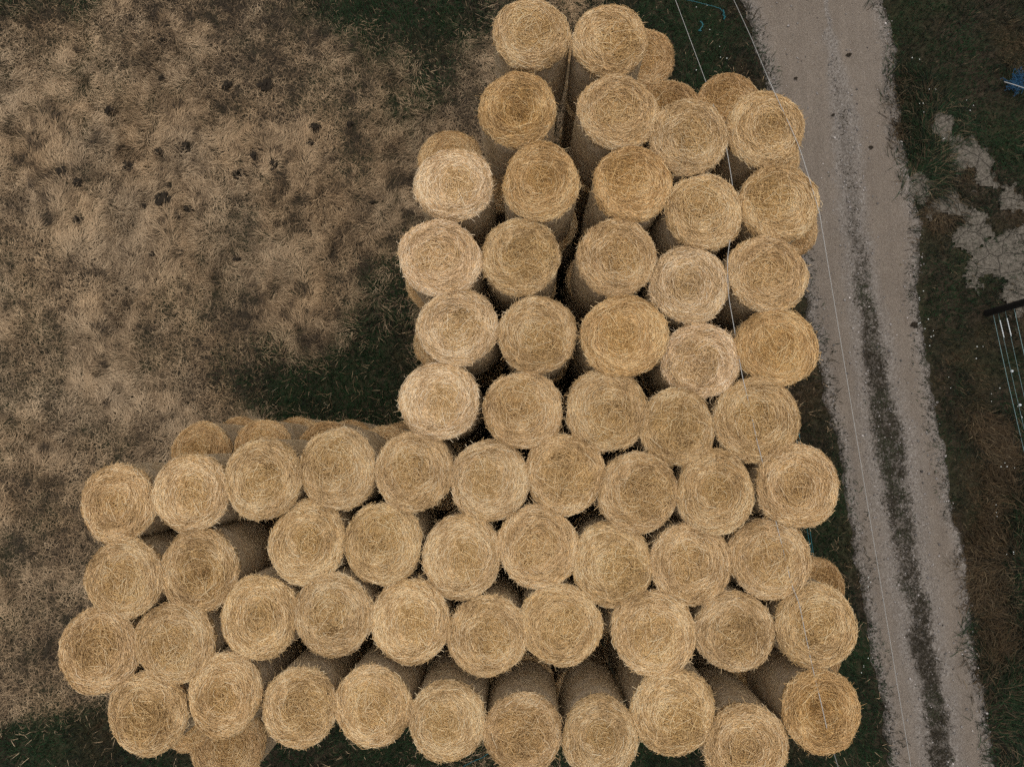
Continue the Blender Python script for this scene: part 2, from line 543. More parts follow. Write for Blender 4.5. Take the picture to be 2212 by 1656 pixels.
# the top layer: id, centre, radii, tint, end shape
TOP = [
 ('A1', 1146, 73, 81, 80, 'm', 0), ('A3', 1120, 235, 82, 82, 'g', 2), ('A8', 1168, 390, 83, 83, 'g', 8), ('A13', 1126, 552, 82, 84, 'm', 6), ('A18', 1162, 722, 83, 83, 'm', 4), ('A23', 1129, 885, 84, 83, 'm', 0),
 ('A2', 1319, 83, 79, 80, 'm', 4), ('A4', 1333, 242, 84, 83, 'm', 5), ('A9', 1364, 398, 83, 82, 'g', 4), ('A14', 1333, 555, 83, 84, 'm', 9), ('A19', 1350, 722, 92, 87, 'g', 1), ('A24', 1312, 885, 86, 88, 'm', 0),
 ('A7', 981, 399, 83, 80, 'p', 1), ('A12', 950, 556, 88, 83, 'p', 5), ('A17', 990, 708, 85, 83, 'p', 6), ('A22', 948, 867, 84, 83, 'p', 1),
 ('A6', 1487, 294, 83, 83, 'l', 9), ('A10', 1520, 454, 82, 82, 'l', 0), ('A15', 1488, 614, 84, 83, 'p', 7), ('A20', 1515, 775, 83, 80, 'p', 6), ('A25', 1466, 921, 79, 83, 'l', 5),
 ('A5', 1653, 276, 82, 83, 'm', 7), ('A11', 1686, 437, 85, 83, 'm', 4), ('A16', 1657, 590, 85, 83, 'm', 5), ('A21', 1680, 751, 86, 83, 'g', 0), ('A26', 1635, 905, 90, 91, 'm', 9),
 ('B1', 251, 1087, 80, 83, 'm', 3), ('B2', 410, 1062, 80, 83, 'l', 1), ('B3', 567, 1032, 81, 87, 'l', 6), ('B4', 727, 1012, 81, 87, 'l', 0), ('B5', 892, 1019, 82, 86, 'l', 9),
 ('B6', 1055, 1039, 83, 86, 'l', 1), ('B7', 1222, 1021, 84, 86, 'l', 5), ('B8', 1378, 1062, 83, 87, 'm', 6), ('B9', 1548, 1065, 84, 87, 'm', 8), ('B10', 1723, 1051, 88, 88, 'm', 7),
 ('C1', 264, 1252, 82, 84, 'm', 0), ('C2', 430, 1231, 85, 87, 'm', 2), ('C3', 662, 1171, 82, 89, 'l', 8), ('C4', 829, 1177, 82, 87, 'l', 0), ('C5', 997, 1202, 81, 90, 'l', 1),
 ('C6', 1162, 1180, 84, 88, 'l', 5), ('C7', 1326, 1220, 84, 90, 'l', 4), ('C8', 1495, 1220, 85, 88, 'l', 9), ('C9', 1668, 1210, 86, 85, 'm', 0),
 ('D1', 208, 1407, 86, 88, 'm', 4), ('D2', 377, 1388, 85, 86, 'm', 0), ('D3', 559, 1334, 82, 88, 'l', 7), ('D4', 720, 1330, 83, 88, 'l', 6), ('D5', 885, 1341, 83, 89, 'l', 1),
 ('D6', 1050, 1371, 86, 84, 'l', 9), ('D7', 1213, 1348, 86, 86, 'l', 5), ('D8', 1412, 1371, 89, 88, 'l', 0), ('D9', 1588, 1361, 85, 83, 'l', 4), ('D10', 1767, 1354, 85, 89, 'm', 6),
 ('E1', 314, 1540, 86, 86, 'm', 4), ('E2', 485, 1502, 80, 85, 'm', 8), ('E3', 645, 1527, 79, 84, 'l', 6), ('E4', 804, 1530, 79, 85, 'l', 0), ('E5', 964, 1560, 81, 83, 'l', 1),
 ('E6', 1130, 1588, 83, 83, 'm', 5), ('E7', 1298, 1595, 82, 83, 'l', 8), ('E8', 1458, 1536, 88, 90, 'l', 4), ('E9', 1614, 1614, 88, 88, 'm', 7), ('E10', 1777, 1539, 83, 86, 'g', 2),
]
ORD = ['topmost', 'second', 'third', 'fourth', 'fifth', 'sixth', 'seventh', 'eighth', 'ninth', 'tenth']
DENTW = {0: 'with a shallow middle', 1: 'with a flat end', 2: 'with a deep hollow centre', 3: 'with a small dark centre hole', 4: 'with a lopsided dip', 5: 'with a full round end',
         6: 'with a wide shallow dip', 7: 'with a tight swirled centre', 8: 'with a sunken centre', 9: 'with a smooth flat end'}
COLS = {'c1': ['A7', 'A12', 'A17', 'A22'], 'c2': ['A1', 'A3', 'A8', 'A13', 'A18', 'A23'], 'c3': ['A2', 'A4', 'A9', 'A14', 'A19', 'A24'],
        'c4': ['A6', 'A10', 'A15', 'A20', 'A25'], 'c5': ['A5', 'A11', 'A16', 'A21', 'A26']}
COLW = {'c1': 'leftmost column', 'c2': 'second column', 'c3': 'third column', 'c4': 'fourth column', 'c5': 'column beside the lane'}
ROWW = {'B': 'upper wide row', 'C': 'second wide row', 'D': 'third wide row', 'E': 'bottom row'}
WHERE = {}
for c, ids in COLS.items():
    for i, q in enumerate(ids):
        WHERE[q] = f'{ORD[i]} in the {COLW[c]}'
for r_ in 'BCDE':
    ids = [t[0] for t in TOP if t[0][0] == r_]
    for i, q in enumerate(ids):
        w_ = 'leftmost' if i == 0 else 'rightmost' if i == len(ids) - 1 else ORD[i] + ' from left'
        WHERE[q] = f'{w_} in the {ROWW[r_]}'

ZT = 3 * BH
LIFT = {}
top_pos = {}
for (q, px, py, rx, ry, t, k) in TOP:
    top_pos[q] = at(px, py, ZT)
# where two ends overlap in the picture, the one in front stands a little prouder
PROUD = {'A3': .05, 'A8': .09, 'A4': .03, 'A9': .07, 'A14': .03, 'A19': .06, 'A13': .03, 'A18': .04, 'A6': .03, 'A15': .02, 'A25': .03,
         'A26': .0, 'B10': .06, 'C7': -.03, 'B8': .05, 'B9': .05, 'A12': .03, 'A17': .05, 'A22': .07, 'D8': .02, 'C2': -.04, 'B2': .04, 'B3': .06, 'E9': .04}
SHOWLOW = []
for i_, (q, px, py, rx, ry, t, k) in enumerate(TOP):
    dz = PROUD.get(q, 0) + random.uniform(-.015, .015)
    z = ZT + dz
    p = at(px, py, z)
    r1 = size_at(rx, px, py, z) * 1.0; r2 = size_at(ry, px, py, z) * 1.0
    label = f'{LOOK[t]} straw bale {DENTW[k]}, {WHERE[q]}'
    hz = BH + dz
    place_bale((p[0], p[1], z - hz), r1, r2, hz, ALT.get(k, k) if i_ % 2 else k, t, label, GROUP_TOP, rz=random.choice([0, math.pi]) + random.uniform(-.35, .35), tilt=(random.uniform(-.012, .012), random.uniform(-.012, .012)))

# lower layers that show beyond or between the top bales: layer (2 = middle, 1 = ground), centre, radius
LOW = [
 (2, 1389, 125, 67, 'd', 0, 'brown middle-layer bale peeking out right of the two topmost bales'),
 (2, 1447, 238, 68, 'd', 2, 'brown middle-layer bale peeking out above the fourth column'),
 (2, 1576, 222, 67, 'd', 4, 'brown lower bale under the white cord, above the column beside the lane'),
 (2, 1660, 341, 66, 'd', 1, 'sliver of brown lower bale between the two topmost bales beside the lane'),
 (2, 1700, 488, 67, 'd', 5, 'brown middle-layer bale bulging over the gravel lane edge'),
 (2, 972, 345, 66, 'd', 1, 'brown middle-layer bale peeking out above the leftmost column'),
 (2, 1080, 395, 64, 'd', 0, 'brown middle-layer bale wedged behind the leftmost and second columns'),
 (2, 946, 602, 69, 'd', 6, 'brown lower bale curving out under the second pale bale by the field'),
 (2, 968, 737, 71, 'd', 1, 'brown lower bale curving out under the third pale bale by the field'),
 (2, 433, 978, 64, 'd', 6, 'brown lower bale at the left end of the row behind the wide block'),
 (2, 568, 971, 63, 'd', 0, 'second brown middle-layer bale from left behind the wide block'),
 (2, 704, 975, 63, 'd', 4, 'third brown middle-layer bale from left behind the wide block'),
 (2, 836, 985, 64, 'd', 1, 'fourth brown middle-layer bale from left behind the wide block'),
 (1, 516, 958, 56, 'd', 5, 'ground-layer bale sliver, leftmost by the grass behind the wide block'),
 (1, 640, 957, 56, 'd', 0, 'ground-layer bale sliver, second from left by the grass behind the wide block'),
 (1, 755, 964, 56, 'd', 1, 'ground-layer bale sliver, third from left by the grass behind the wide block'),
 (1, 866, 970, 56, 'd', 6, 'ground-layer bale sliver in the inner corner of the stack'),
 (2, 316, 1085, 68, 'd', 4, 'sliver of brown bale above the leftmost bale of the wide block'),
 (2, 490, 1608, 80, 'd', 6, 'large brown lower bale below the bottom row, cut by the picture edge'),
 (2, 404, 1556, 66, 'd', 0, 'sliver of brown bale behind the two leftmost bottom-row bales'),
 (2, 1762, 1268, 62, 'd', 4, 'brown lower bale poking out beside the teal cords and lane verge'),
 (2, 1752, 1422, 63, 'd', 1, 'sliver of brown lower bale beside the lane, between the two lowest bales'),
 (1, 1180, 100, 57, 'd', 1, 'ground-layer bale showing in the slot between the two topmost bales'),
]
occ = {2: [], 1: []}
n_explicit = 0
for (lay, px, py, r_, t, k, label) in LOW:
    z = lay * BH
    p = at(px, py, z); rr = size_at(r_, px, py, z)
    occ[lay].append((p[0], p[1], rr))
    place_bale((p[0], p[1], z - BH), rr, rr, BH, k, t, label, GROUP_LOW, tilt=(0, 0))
lane_keep = None
HIDE = set()
for lay, word in ((2, 'middle-layer'), (1, 'ground-layer')):
    for (q, px, py, rx, ry, t, k) in TOP:
        p = top_pos[q]
        x = p[0] + random.uniform(-.05, .05); y = p[1] + random.uniform(-.05, .05)
        rr = size_at(min(rx, ry), px, py, ZT) * random.uniform(.985, 1.01)
        bad = False
        for it in range(40):
            mv = np.zeros(2)
            for (ox, oy, orr) in occ[lay]:
                dd = math.hypot(x - ox, y - oy); lim = (rr + orr) * .97
                if dd < lim:
                    mv += np.array([x - ox, y - oy]) / max(dd, .01) * (lim - dd) * .6
            if np.hypot(*mv) < .01: break
            x += mv[0]; y += mv[1]
        worst = max([(rr + orr) - math.hypot(x - ox, y - oy) for (ox, oy, orr) in occ[lay]] or [0])
        if worst > .28 or math.hypot(x - p[0], y - p[1]) > .30: continue
        occ[lay].append((x, y, rr))
        if (q, lay) in HIDE: continue
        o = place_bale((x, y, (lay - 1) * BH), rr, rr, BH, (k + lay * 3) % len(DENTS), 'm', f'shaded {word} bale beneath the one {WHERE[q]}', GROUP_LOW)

# ----------------------------------------------------------------- ground layout
LEFT = [(1603, 0), (1631, 80), (1660, 172), (1692, 330), (1722, 500), (1746, 659), (1772, 787), (1808, 964), (1834, 1110), (1862, 1256), (1884, 1409), (1912, 1546), (1928, 1654)]
RIGHT = [(1908, 0), (1932, 80), (1929, 180), (1944, 280), (1952, 353), (1968, 401), (1984, 481), (1984, 640), (2000, 759), (2024, 919), (2056, 1080), (2084, 1244), (2096, 1310), (2118, 1474), (2144, 1654)]
STRIP = [(1790, 60, 3, .02), (1808, 150, 14, .08), (1828, 300, 18, .22), (1836, 400, 18, .32), (1850, 540, 19, .42), (1872, 680, 22, .8), (1890, 800, 27, .95), (1922, 960, 34, 1), (1942, 1110, 34, .85), (1968, 1260, 31, .9), (1998, 1430, 31, 1), (2031, 1640, 28, .95)]
LW = np.array([at(*p)[:2] for p in LEFT]); RW = np.array([at(*p)[:2] for p in RIGHT]); CW = np.array([at(p[0], p[1])[:2] for p in STRIP])


def along(A, y):
    yy = A[::-1, 1]; xx = A[::-1, 0]
    x = np.interp(y, yy, xx)
    s0 = (xx[2] - xx[0]) / (yy[2] - yy[0]); s1 = (xx[-1] - xx[-3]) / (yy[-1] - yy[-3])
    x = np.where(y < yy[0], xx[0] + (y - yy[0]) * s0, x)
    return np.where(y > yy[-1], xx[-1] + (y - yy[-1]) * s1, x)


def lane_coords(x, y):
    jag = (fbm(x * 3.4 + 50, y * 3.4 + 50, 21, 5) - .5) * .26
    return (x - along(LW, y)) + jag, (along(RW, y) - x) + (fbm(x * 3.4 + 90, y * 3.4 + 20, 22, 5) - .5) * .30


def strip_val(x, y):
    c = along(CW, y)
    hw = np.interp(y, CW[::-1, 1], [size_at(p[2], p[0], p[1], 0) for p in STRIP][::-1])
    st = np.interp(y, CW[::-1, 1], [p[3] for p in STRIP][::-1])
    dd = np.abs(x - c + (fbm(x * 3, y * 3, 23, 3) - .5) * .22)
    return sstep(1.2, .35, dd / hw) * st, dd / hw


MUDC = [(2032, 272, 26), (2095, 335, 38), (2128, 385, 42), (1985, 410, 30), (2042, 441, 34), (2108, 500, 50), (2160, 560, 60), (2200, 625, 55), (2245, 520, 60), (2190, 430, 32), (2290, 600, 70)]
MUDW = [(*at(a, b)[:2], size_at(c, a, b, 0)) for a, b, c in MUDC]


def mud_val(x, y):
    v = np.full_like(x, -9.0)
    for (a, b, c) in MUDW:
        v = np.maximum(v, 1 - np.hypot(x - a, y - b) / c)
    return v + (fbm(x * 3.4 + 5, y * 3.4 + 8, 31, 6) - .5) * 2.6


def to_px(x, y):
    P = np.stack([x, y, np.full_like(x, -CAMZ)], 1) @ ROT      # world -> camera
    return W / 2 + P[:, 0] / -P[:, 2] * F, H / 2 - P[:, 1] / -P[:, 2] * F


# field ground, one sheet to the horizon
gx = np.concatenate([[-600, -150, -40], np.linspace(-16, 16, 129), [40, 150, 600]])
X, Y = np.meshgrid(gx, gx, indexing='ij')
Z = (fbm(X * .6 + 30, Y * .6 + 30, 41, 4) - .5) * .05 - .03
n = len(gx); I = np.arange(n * n).reshape(n, n)
Q = np.stack([I[:-1, :-1], I[1:, :-1], I[1:, 1:], I[:-1, 1:]], -1).reshape(-1, 4)
g = link('field_ground', mesh_np('field_ground', np.stack([X, Y, Z], -1).reshape(-1, 3), Q, M_GROUND, smooth=True))
tag(g, 'dark soil under the matted dry grass of the field', None, None, 'structure')

# gravel lane
ys = np.concatenate([np.linspace(-60, -11, 30), np.arange(-10.9, 11, .06), np.linspace(11.1, 60, 30)])
K = 70
xl = along(LW, ys) - (fbm(along(LW, ys) * 3.4 + 50, ys * 3.4 + 50, 21, 5) - .5) * .26 - .03
xr = along(RW, ys) + (fbm(along(RW, ys) * 3.4 + 90, ys * 3.4 + 20, 22, 5) - .5) * .30 + .03
tt = np.linspace(0, 1, K)
X = xl[:, None] * (1 - tt) + xr[:, None] * tt; Y = np.repeat(ys[:, None], K, 1)
sv, sd = strip_val(X.ravel(), Y.ravel()); sv = sv.reshape(X.shape); sd = sd.reshape(X.shape)
ed = np.minimum(tt, 1 - tt)[None, :]
loose = np.clip(sstep(.16, .02, ed) + sstep(2.4, 1.0, sd) * .9 + .35 * (fbm(X.ravel() * 1.2, Y.ravel() * 1.2, 24, 4).reshape(X.shape) - .3), 0, 1)
Z = .012 + .02 * (fbm(X.ravel() * 1.5, Y.ravel() * 1.5, 25, 3).reshape(X.shape) - .5) + .02 * sv - .03 * sstep(.03, .0, ed)
I = np.arange(X.size).reshape(X.shape)
Q = np.stack([I[:-1, :-1], I[:-1, 1:], I[1:, 1:], I[1:, :-1]], -1).reshape(-1, 4)
lane = link('gravel_lane', mesh_np('gravel_lane', np.stack([X, Y, Z], -1).reshape(-1, 3), Q, M_GRAVEL, {'loose': loose.ravel(), 'earth': np.clip(sv + .75 * sstep(.045, .0, ed + np.zeros_like(sv)), 0, 1).ravel()}, smooth=True))
tag(lane, 'grey-brown gravel lane with two wheel tracks beside the stack', None, None, 'structure')

# cracked mud
gx = np.arange(5.5, 12.5, .05); gy = np.arange(0, 7.5, .05)
X, Y = np.meshgrid(gx, gy, indexing='ij')
mv = mud_val(X.ravel(), Y.ravel()).reshape(X.shape)
Z = .022 + .03 * (fbm(X.ravel() * 2, Y.ravel() * 2, 33, 4).reshape(X.shape) - .5) - .05 * sstep(.15, -.1, mv)
I = np.arange(X.size).reshape(X.shape)
Q = np.stack([I[:-1, :-1], I[1:, :-1], I[1:, 1:], I[:-1, 1:]], -1).reshape(-1, 4)
keep = (mv[:-1, :-1] > -.05).reshape(-1) & (X[:-1, :-1].reshape(-1) > along(RW, Y[:-1, :-1].reshape(-1)) - .1)
Vm = np.stack([X, Y, Z], -1).reshape(-1, 3); Q = Q[keep]
used, inv = np.unique(Q, return_inverse=True)
mud = link('mud_patch', mesh_np('mud_patch', Vm[used], inv.reshape(-1, 4), M_MUD, smooth=True))
tag(mud, 'pale cracked dried mud between the lane and the fence post', None, None, 'structure')

# ----------------------------------------------------------------- grass
stackpts = np.array([(a, b, c) for (a, b, c) in occ[1]])


def under_stack(x, y, k=.95):
    u_ = np.zeros(len(x), bool)
    for (a, b, c) in stackpts:
        u_ |= (x - a) ** 2 + (y - b) ** 2 < (c * k) ** 2
    return u_


def gauss(px, py, cx, cy, sx, sy):
    return np.exp(-((px - cx) / sx) ** 2 - ((py - cy) / sy) ** 2)


def green_amt(px, py):
    g_ = 1.3 * gauss(px, py, 880, 0, 230, 100) + .35 * gauss(px, py, 560, -40, 330, 90) + .9 * gauss(px, py, 60, -20, 220, 70)
    g_ += 1.1 * gauss(px, py, 790, 850, 170, 95) + .45 * gauss(px, py, 620, 810, 240, 120) + .35 * gauss(px, py, 850, 700, 90, 180) + .5 * gauss(px, py, 860, 640, 80, 200) + .55 * gauss(px, py, 600, 860, 130, 70) + .7 * gauss(px, py, 900, 180, 110, 140)
    g_ += 1.5 * sstep(1470, 1600, py + .18 * (px - 200)) * sstep(1900, 300, px)
    g_ += 2.0 * sstep(1150, 1500, px)
    g_ += .3 * gauss(px, py, 0, 1480, 120, 90)
    return g_


XR = (-11.5, 12.0); YR = (-8.2, 9.8)
area = (XR[1] - XR[0]) * (YR[1] - YR[0])


def scatter(n, seed):
    r = np.random.default_rng(seed)
    return r.random(n) * (XR[1] - XR[0]) + XR[0], r.random(n) * (YR[1] - YR[0]) + YR[0], r


DUNG = [(353, 433, 19), (574, 186, 16), (239, 243, 13), (492, 186, 11), (551, 337, 14), (518, 378, 14), (591, 359, 12), (681, 279, 13), (672, 313, 8), (279, 362, 14), (138, 373, 13), (171, 478, 13),
        (405, 321, 13), (345, 330, 10), (170, 397, 11), (388, 468, 10), (409, 454, 10), (365, 404, 8), (353, 91, 8), (354, 170, 9), (317, 446, 8), (757, 271, 9), (332, 553, 9), (394, 548, 9), (513, 560, 10), (805, 440, 8)]
DW = [(*at(a, b)[:2], size_at(c, a, b, 0)) for a, b, c in DUNG]


def near_dung(x, y, k=.8):
    u_ = np.zeros(len(x), bool)
    for (a, b, c) in DW:
        u_ |= (x - a) ** 2 + (y - b) ** 2 < (c * k) ** 2
    return u_


# --- dry matted field grass (left) -------------------------------------------------
x, y, r = scatter(1150000, 51)
px, py = to_px(x, y)
gr = green_amt(px, py) + (fbm(x * 1.3 + 3, y * 1.3 + 9, 61, 5) - .5) * 1.0
l_, _ = lane_coords(x, y)
thick = fbm(x * .9 + 13, y * .9 + 3, 62, 4)             # long pale tufts against short brown thatch
thick = thick + .16 * gauss(px, py, 110, 200, 130, 120) + .10 * gauss(px, py, 420, 420, 260, 200) + .06 * gauss(px, py, 230, 800, 180, 200) - .07 * gauss(px, py, 500, 650, 300, 120) - .12 * gauss(px, py, 700, 60, 500, 80) - .05 * gauss(px, py, 40, 1150, 120, 200)
keep = (l_ < -.02) & (r.random(len(x)) > .985 * sstep(.1, 1.35, gr)) & ~under_stack(x, y) & ~(near_dung(x, y, .9) & (r.random(len(x)) < .93))
lush = .30 + .70 * sstep(.40, .58, thick)
keep &= r.random(len(x)) < (.55 + .45 * lush)
x, y, gr, thick, px, py = [a[keep] for a in (x, y, gr, thick, px, py)]
lush = .30 + .70 * sstep(.40, .58, thick); n = len(x)
flow = fbm(x * .7 + 80, y * .7 + 60, 63, 3) * 12.5 + (fbm(x * 3.1 + 8, y * 3.1 + 6, 64, 2) - .5) * 5
ang = flow + r.normal(0, 1, n) * (.50 + 1.9 * (1 - lush))
# some tufts radiate from their centre
L = (.05 + .06 * r.random(n)) * (1 - lush) + (.09 + .11 * r.random(n)) * lush
p0 = np.where(r.random(n) < .15, .9, .32) + r.normal(0, .12, n); p1 = -.12 + r.normal(0, .22, n)
clumpz = .03 * fbm(x * 5, y * 5, 65, 2)
z = -.01 + clumpz + r.random(n) * .05 * (.3 + lush)
w = .0038 + .0034 * r.random(n)
V, Qd, T = blades(np.stack([x, y, z], 1), ang, L, p0, p1, w)
tonef = np.clip(.48 + .26 * lush - .30 * gauss(px, py, 820, 700, 130, 330) - .28 * gauss(px, py, 760, 60, 420, 120) - .2 * gauss(px, py, 250, -10, 500, 60) - .12 * gauss(px, py, 60, 1330, 120, 180) - .15 * gauss(px, py, 600, 800, 200, 110) + r.normal(0, .20, n) + .75 * (fbm(x * 1.6 + 1, y * 1.6 + 1, 66, 3) - .5) + .85 * (fbm(x * 4.5 + 1, y * 4.5 + 1, 166, 4) - .5) + .5 * (fbm(x * 11 + 1, y * 11 + 1, 68, 2) - .5) - .45 * sstep(.60, .72, fbm(x * 3.7 + 60, y * 3.7 + 9, 167, 4)), 0, 1)  # includes stack shade painted into the grass colour left of the columns
c0 = np.array([.050, .036, .023]); c1 = np.array([.270, .183, .104]); c2 = np.array([.545, .392, .236])
cc = np.where(tonef[:, None] < .45, c0 + (c1 - c0) * (tonef / .45)[:, None], c1 + (c2 - c1) * ((tonef - .45) / .55)[:, None])
warm = (fbm(x * 1.1 + 31, y * 1.1 + 77, 67, 3) - .5)[:, None]
cc = cc * (1 + warm * np.array([.10, .0, -.15]))
gk = sstep(.15, .9, gr)[:, None] * (r.random(n) < .5)[:, None]
cc = cc * (1 - gk) + np.array([.028, .045, .016]) * gk * (.6 + .8 * r.random(n))[:, None]
dry = link('dry_grass', mesh_np('dry_grass', V, Qd, M_BLADE, {'col': np.repeat(cc, 5, 0)}, tris=T))
tag(dry, 'matted pale dry grass covering the field left of the bale stack', 'dry grass', None, 'stuff')

# --- green grass and weeds ----------------------------------------------------------
x, y, r = scatter(760000, 71)
px, py = to_px(x, y)
gr = green_amt(px, py) + (fbm(x * 1.3 + 3, y * 1.3 + 9, 61, 5) - .5) * 1.0
l_, r__ = lane_coords(x, y)
mvv = mud_val(x, y)
fr_ = r.random(len(x)) ** 3 * .30
off = (l_ < fr_) | (r__ < fr_)
keep = off & (r.random(len(x)) < np.where(px < 1150, sstep(.2, 1.2, gr), 1)) & ~under_stack(x, y)
patchy = .8 * sstep(.75, -.35, mvv) ** 1.6 + .2 * sstep(0, -.3, mvv) + .03 + .5 * sstep(.52, .66, fbm(x * 5, y * 5, 34, 4))
keep &= (r.random(len(x)) < np.where(r__ < 0, patchy, 1))
far = (px > 1150)
keep &= (r.random(len(x)) < .78)
x, y, gr, px, py, l_, r__ = [a[keep] for a in (x, y, gr, px, py, l_, r__)]
n = len(x)
right = r__ < .3
edge = np.minimum(np.abs(l_), np.abs(r__))
hgt = .5 + 1.0 * fbm(x * 1.7 + 5, y * 1.7 + 70, 72, 4)
tall = np.where(right, sstep(.42, .62, fbm(x * .8 + 44, y * .8 + 12, 73, 4) + .12 * sstep(650, 1000, py)), .15)
L = (.05 + .08 * r.random(n)) * hgt + tall * (.10 + .16 * r.random(n))
L *= .45 + .55 * sstep(0, .25, edge)
flow = fbm(x * .7 + 8, y * .7 + 6, 74, 3) * 12 + 1.3
ang = np.where(r.random(n) < .25 + .5 * tall, flow + r.normal(0, .45, n), r.random(n) * 6.28)
p0 = np.clip(r.normal(.95, .3, n) - .45 * tall, .1, 1.5); p1 = p0 - np.abs(r.normal(.55, .35, n))
z = -.02 + .02 * r.random(n) + .03 * ((l_ > -.05) & (r__ > -.05))
w = .006 + .007 * r.random(n)
V, Qd, T = blades(np.stack([x, y, z], 1), ang, L, p0, p1, w)
hue = fbm(x * 1.2 + 21, y * 1.2 + 5, 75, 4) + r.normal(0, .07, n) - np.where(right, .075 - .16 * gauss(px, py, 2120, 1000, 90, 300) - .14 * gauss(px, py, 2190, 90, 70, 120) - .10 * gauss(px, py, 2140, 1500, 60, 200), .09)
drk = np.array([.013, .019, .008]); grn = np.array([.026, .068, .020]); olv = np.array([.066, .060, .024]); brn = np.array([.155, .100, .048])
a = sstep(.35, .5, hue)[:, None]; b = sstep(.50, .60, hue)[:, None]; c = sstep(.60, .72, hue + .10 * tall * right)[:, None]
cc = grn * (1 - a) + drk * a; cc = cc * (1 - b) + olv * b; cc = cc * (1 - c) + brn * c
strawy = (r.random(n) < (.03 + .22 * tall * right + .03 * (gr < .7)))[:, None]
cc = np.where(strawy, np.array([.26, .19, .105]) * (.5 + .7 * r.random(n))[:, None], cc)
cc = cc * (.16 + .46 * r.random(n))[:, None]
gg = link('green_grass', mesh_np('green_grass', V, Qd, M_BLADE, {'col': np.repeat(cc, 5, 0)}, tris=T))
tag(gg, 'dark green grass and weeds on the verges around the stack and lane', 'grass', None, 'stuff')

# --- sparse weeds on the lane's middle strip ----------------------------------------
x, y, r = scatter(900000, 81)
sel = (x > 4) & (x < 11); x = x[sel]; y = y[sel]
l_, r__ = lane_coords(x, y)
sv, sd = strip_val(x, y)
pat = fbm(x * 7, y * 7, 82, 4)
edgew = sstep(.22, .0, np.minimum(l_, r__)) * .5
prob = np.clip(sv * sstep(.36, .52, pat + .14 * sv), 0, 1) + edgew * sstep(.50, .62, pat)
keep = (l_ > 0) & (r__ > 0) & (r.random(len(x)) < prob)
x, y, sv = x[keep], y[keep], sv[keep]; n = len(x)
V, Qd, T = blades(np.stack([x, y, .008 + .03 * sv], 1), r.random(n) * 6.28, .02 + .055 * r.random(n), np.clip(r.normal(.5, .3, n), .05, 1.3), r.normal(0, .3, n), .006 + .007 * r.random(n))
tn = r.random(n)[:, None] * .8
hue = .55 * sstep(.5, .68, fbm(x * 1.6, y * 1.6 + 9, 83, 3) + r.normal(0, .05, n))[:, None]
cc = (np.array([.034, .027, .016]) * (1 - hue) + np.array([.030, .040, .016]) * hue) * (.5 + 1.0 * tn)
wd = link('lane_weeds', mesh_np('lane_weeds', V, Qd, M_BLADE, {'col': np.repeat(cc, 5, 0)}, tris=T))
tag(wd, 'low dark weeds growing along the middle strip of the gravel lane', 'weeds', None, 'stuff')

# --- loose stones on the lane --------------------------------------------------------
x, y, r = scatter(190000, 91)
sel = (x > 4) & (x < 11); x = x[sel]; y = y[sel]
l_, r__ = lane_coords(x, y); sv, sd = strip_val(x, y)
prob = .16 + .8 * sstep(.35, .05, np.minimum(l_, r__)) + .8 * sstep(2.6, 1.0, sd) * sstep(.2, .8, sd + .4)
keep = (l_ > -.04) & (r__ > -.04) & (r.random(len(x)) < prob * .6)
x, y = x[keep], y[keep]; n = len(x)
s = np.clip(r.gamma(2.2, .0042, n), .004, .030)
octv = np.array([[1, 0, 0], [-1, 0, 0], [0, 1, 0], [0, -1, 0], [0, 0, 1], [0, 0, -1.]])
octf = np.array([[0, 2, 4], [2, 1, 4], [1, 3, 4], [3, 0, 4], [2, 0, 5], [1, 2, 5], [3, 1, 5], [0, 3, 5]])
jit = 1 + r.normal(0, .25, (n, 6, 3)); V = octv[None] * jit * s[:, None, None] * np.array([1, .8, .6])
a = r.random(n) * 6.28; ca, sa = np.cos(a)[:, None], np.sin(a)[:, None]
V = np.stack([V[..., 0] * ca - V[..., 1] * sa, V[..., 0] * sa + V[..., 1] * ca, V[..., 2]], -1)
V += np.stack([x, y, .012 + .02 * (fbm(x * 1.5, y * 1.5, 25, 3) - .5) + .02 * sv[keep] + s * .25], 1)[:, None, :]
T = (octf[None] + (np.arange(n) * 6)[:, None, None]).reshape(-1, 3)
b = np.clip(r.normal(.22, .09, n), .06, .6); b = np.where(r.random(n) < .05, b + .28, b)
cc = b[:, None] * np.array([1.05, .95, .87])
st = link('gravel', mesh_np('gravel', V.reshape(-1, 3), None, M_STONE, {'col': np.repeat(cc, 6, 0)}, tris=T))
tag(st, 'loose grey and white stones strewn over the lane', 'gravel', None, 'stuff')

# --- loose straw on the ground round the stack ---------------------------------------
r = np.random.default_rng(95)
n = 9000
cidx = r.integers(0, len(stackpts), n); aa = r.random(n) * 6.28
rad = stackpts[cidx, 2] + np.abs(r.normal(0, .55, n))
x = stackpts[cidx, 0] + np.cos(aa) * rad; y = stackpts[cidx, 1] + np.sin(aa) * rad
l_, _ = lane_coords(x, y)
keep = ~under_stack(x, y, 1.16) & (l_ < .1)
px, py = to_px(x, y)
keep &= (r.random(n) < np.where(px > 1150, .018, .5))
x, y = x[keep], y[keep]; n = len(x); a = r.random(n) * 6.28; L = .05 + .16 * r.random(n)
z = .05 + .05 * r.random(n); dz = r.normal(0, .02, n)
P0 = np.stack([x - np.cos(a) * L / 2, y - np.sin(a) * L / 2, z - dz], 1); P1 = np.stack([x + np.cos(a) * L / 2, y + np.sin(a) * L / 2, z + dz], 1)
PM = (P0 + P1) / 2 + r.normal(0, .006, (n, 3))
V, Qd = stalks(P0, PM, P1, np.full(n, .0045))
ls = link('loose_straw', mesh_np('loose_straw', V, Qd, M_STRAW, {'tone': np.repeat(np.clip(r.normal(.55, .2, n), 0, 1), 9)}))
ls.color = (.62, .60, .60, 1)
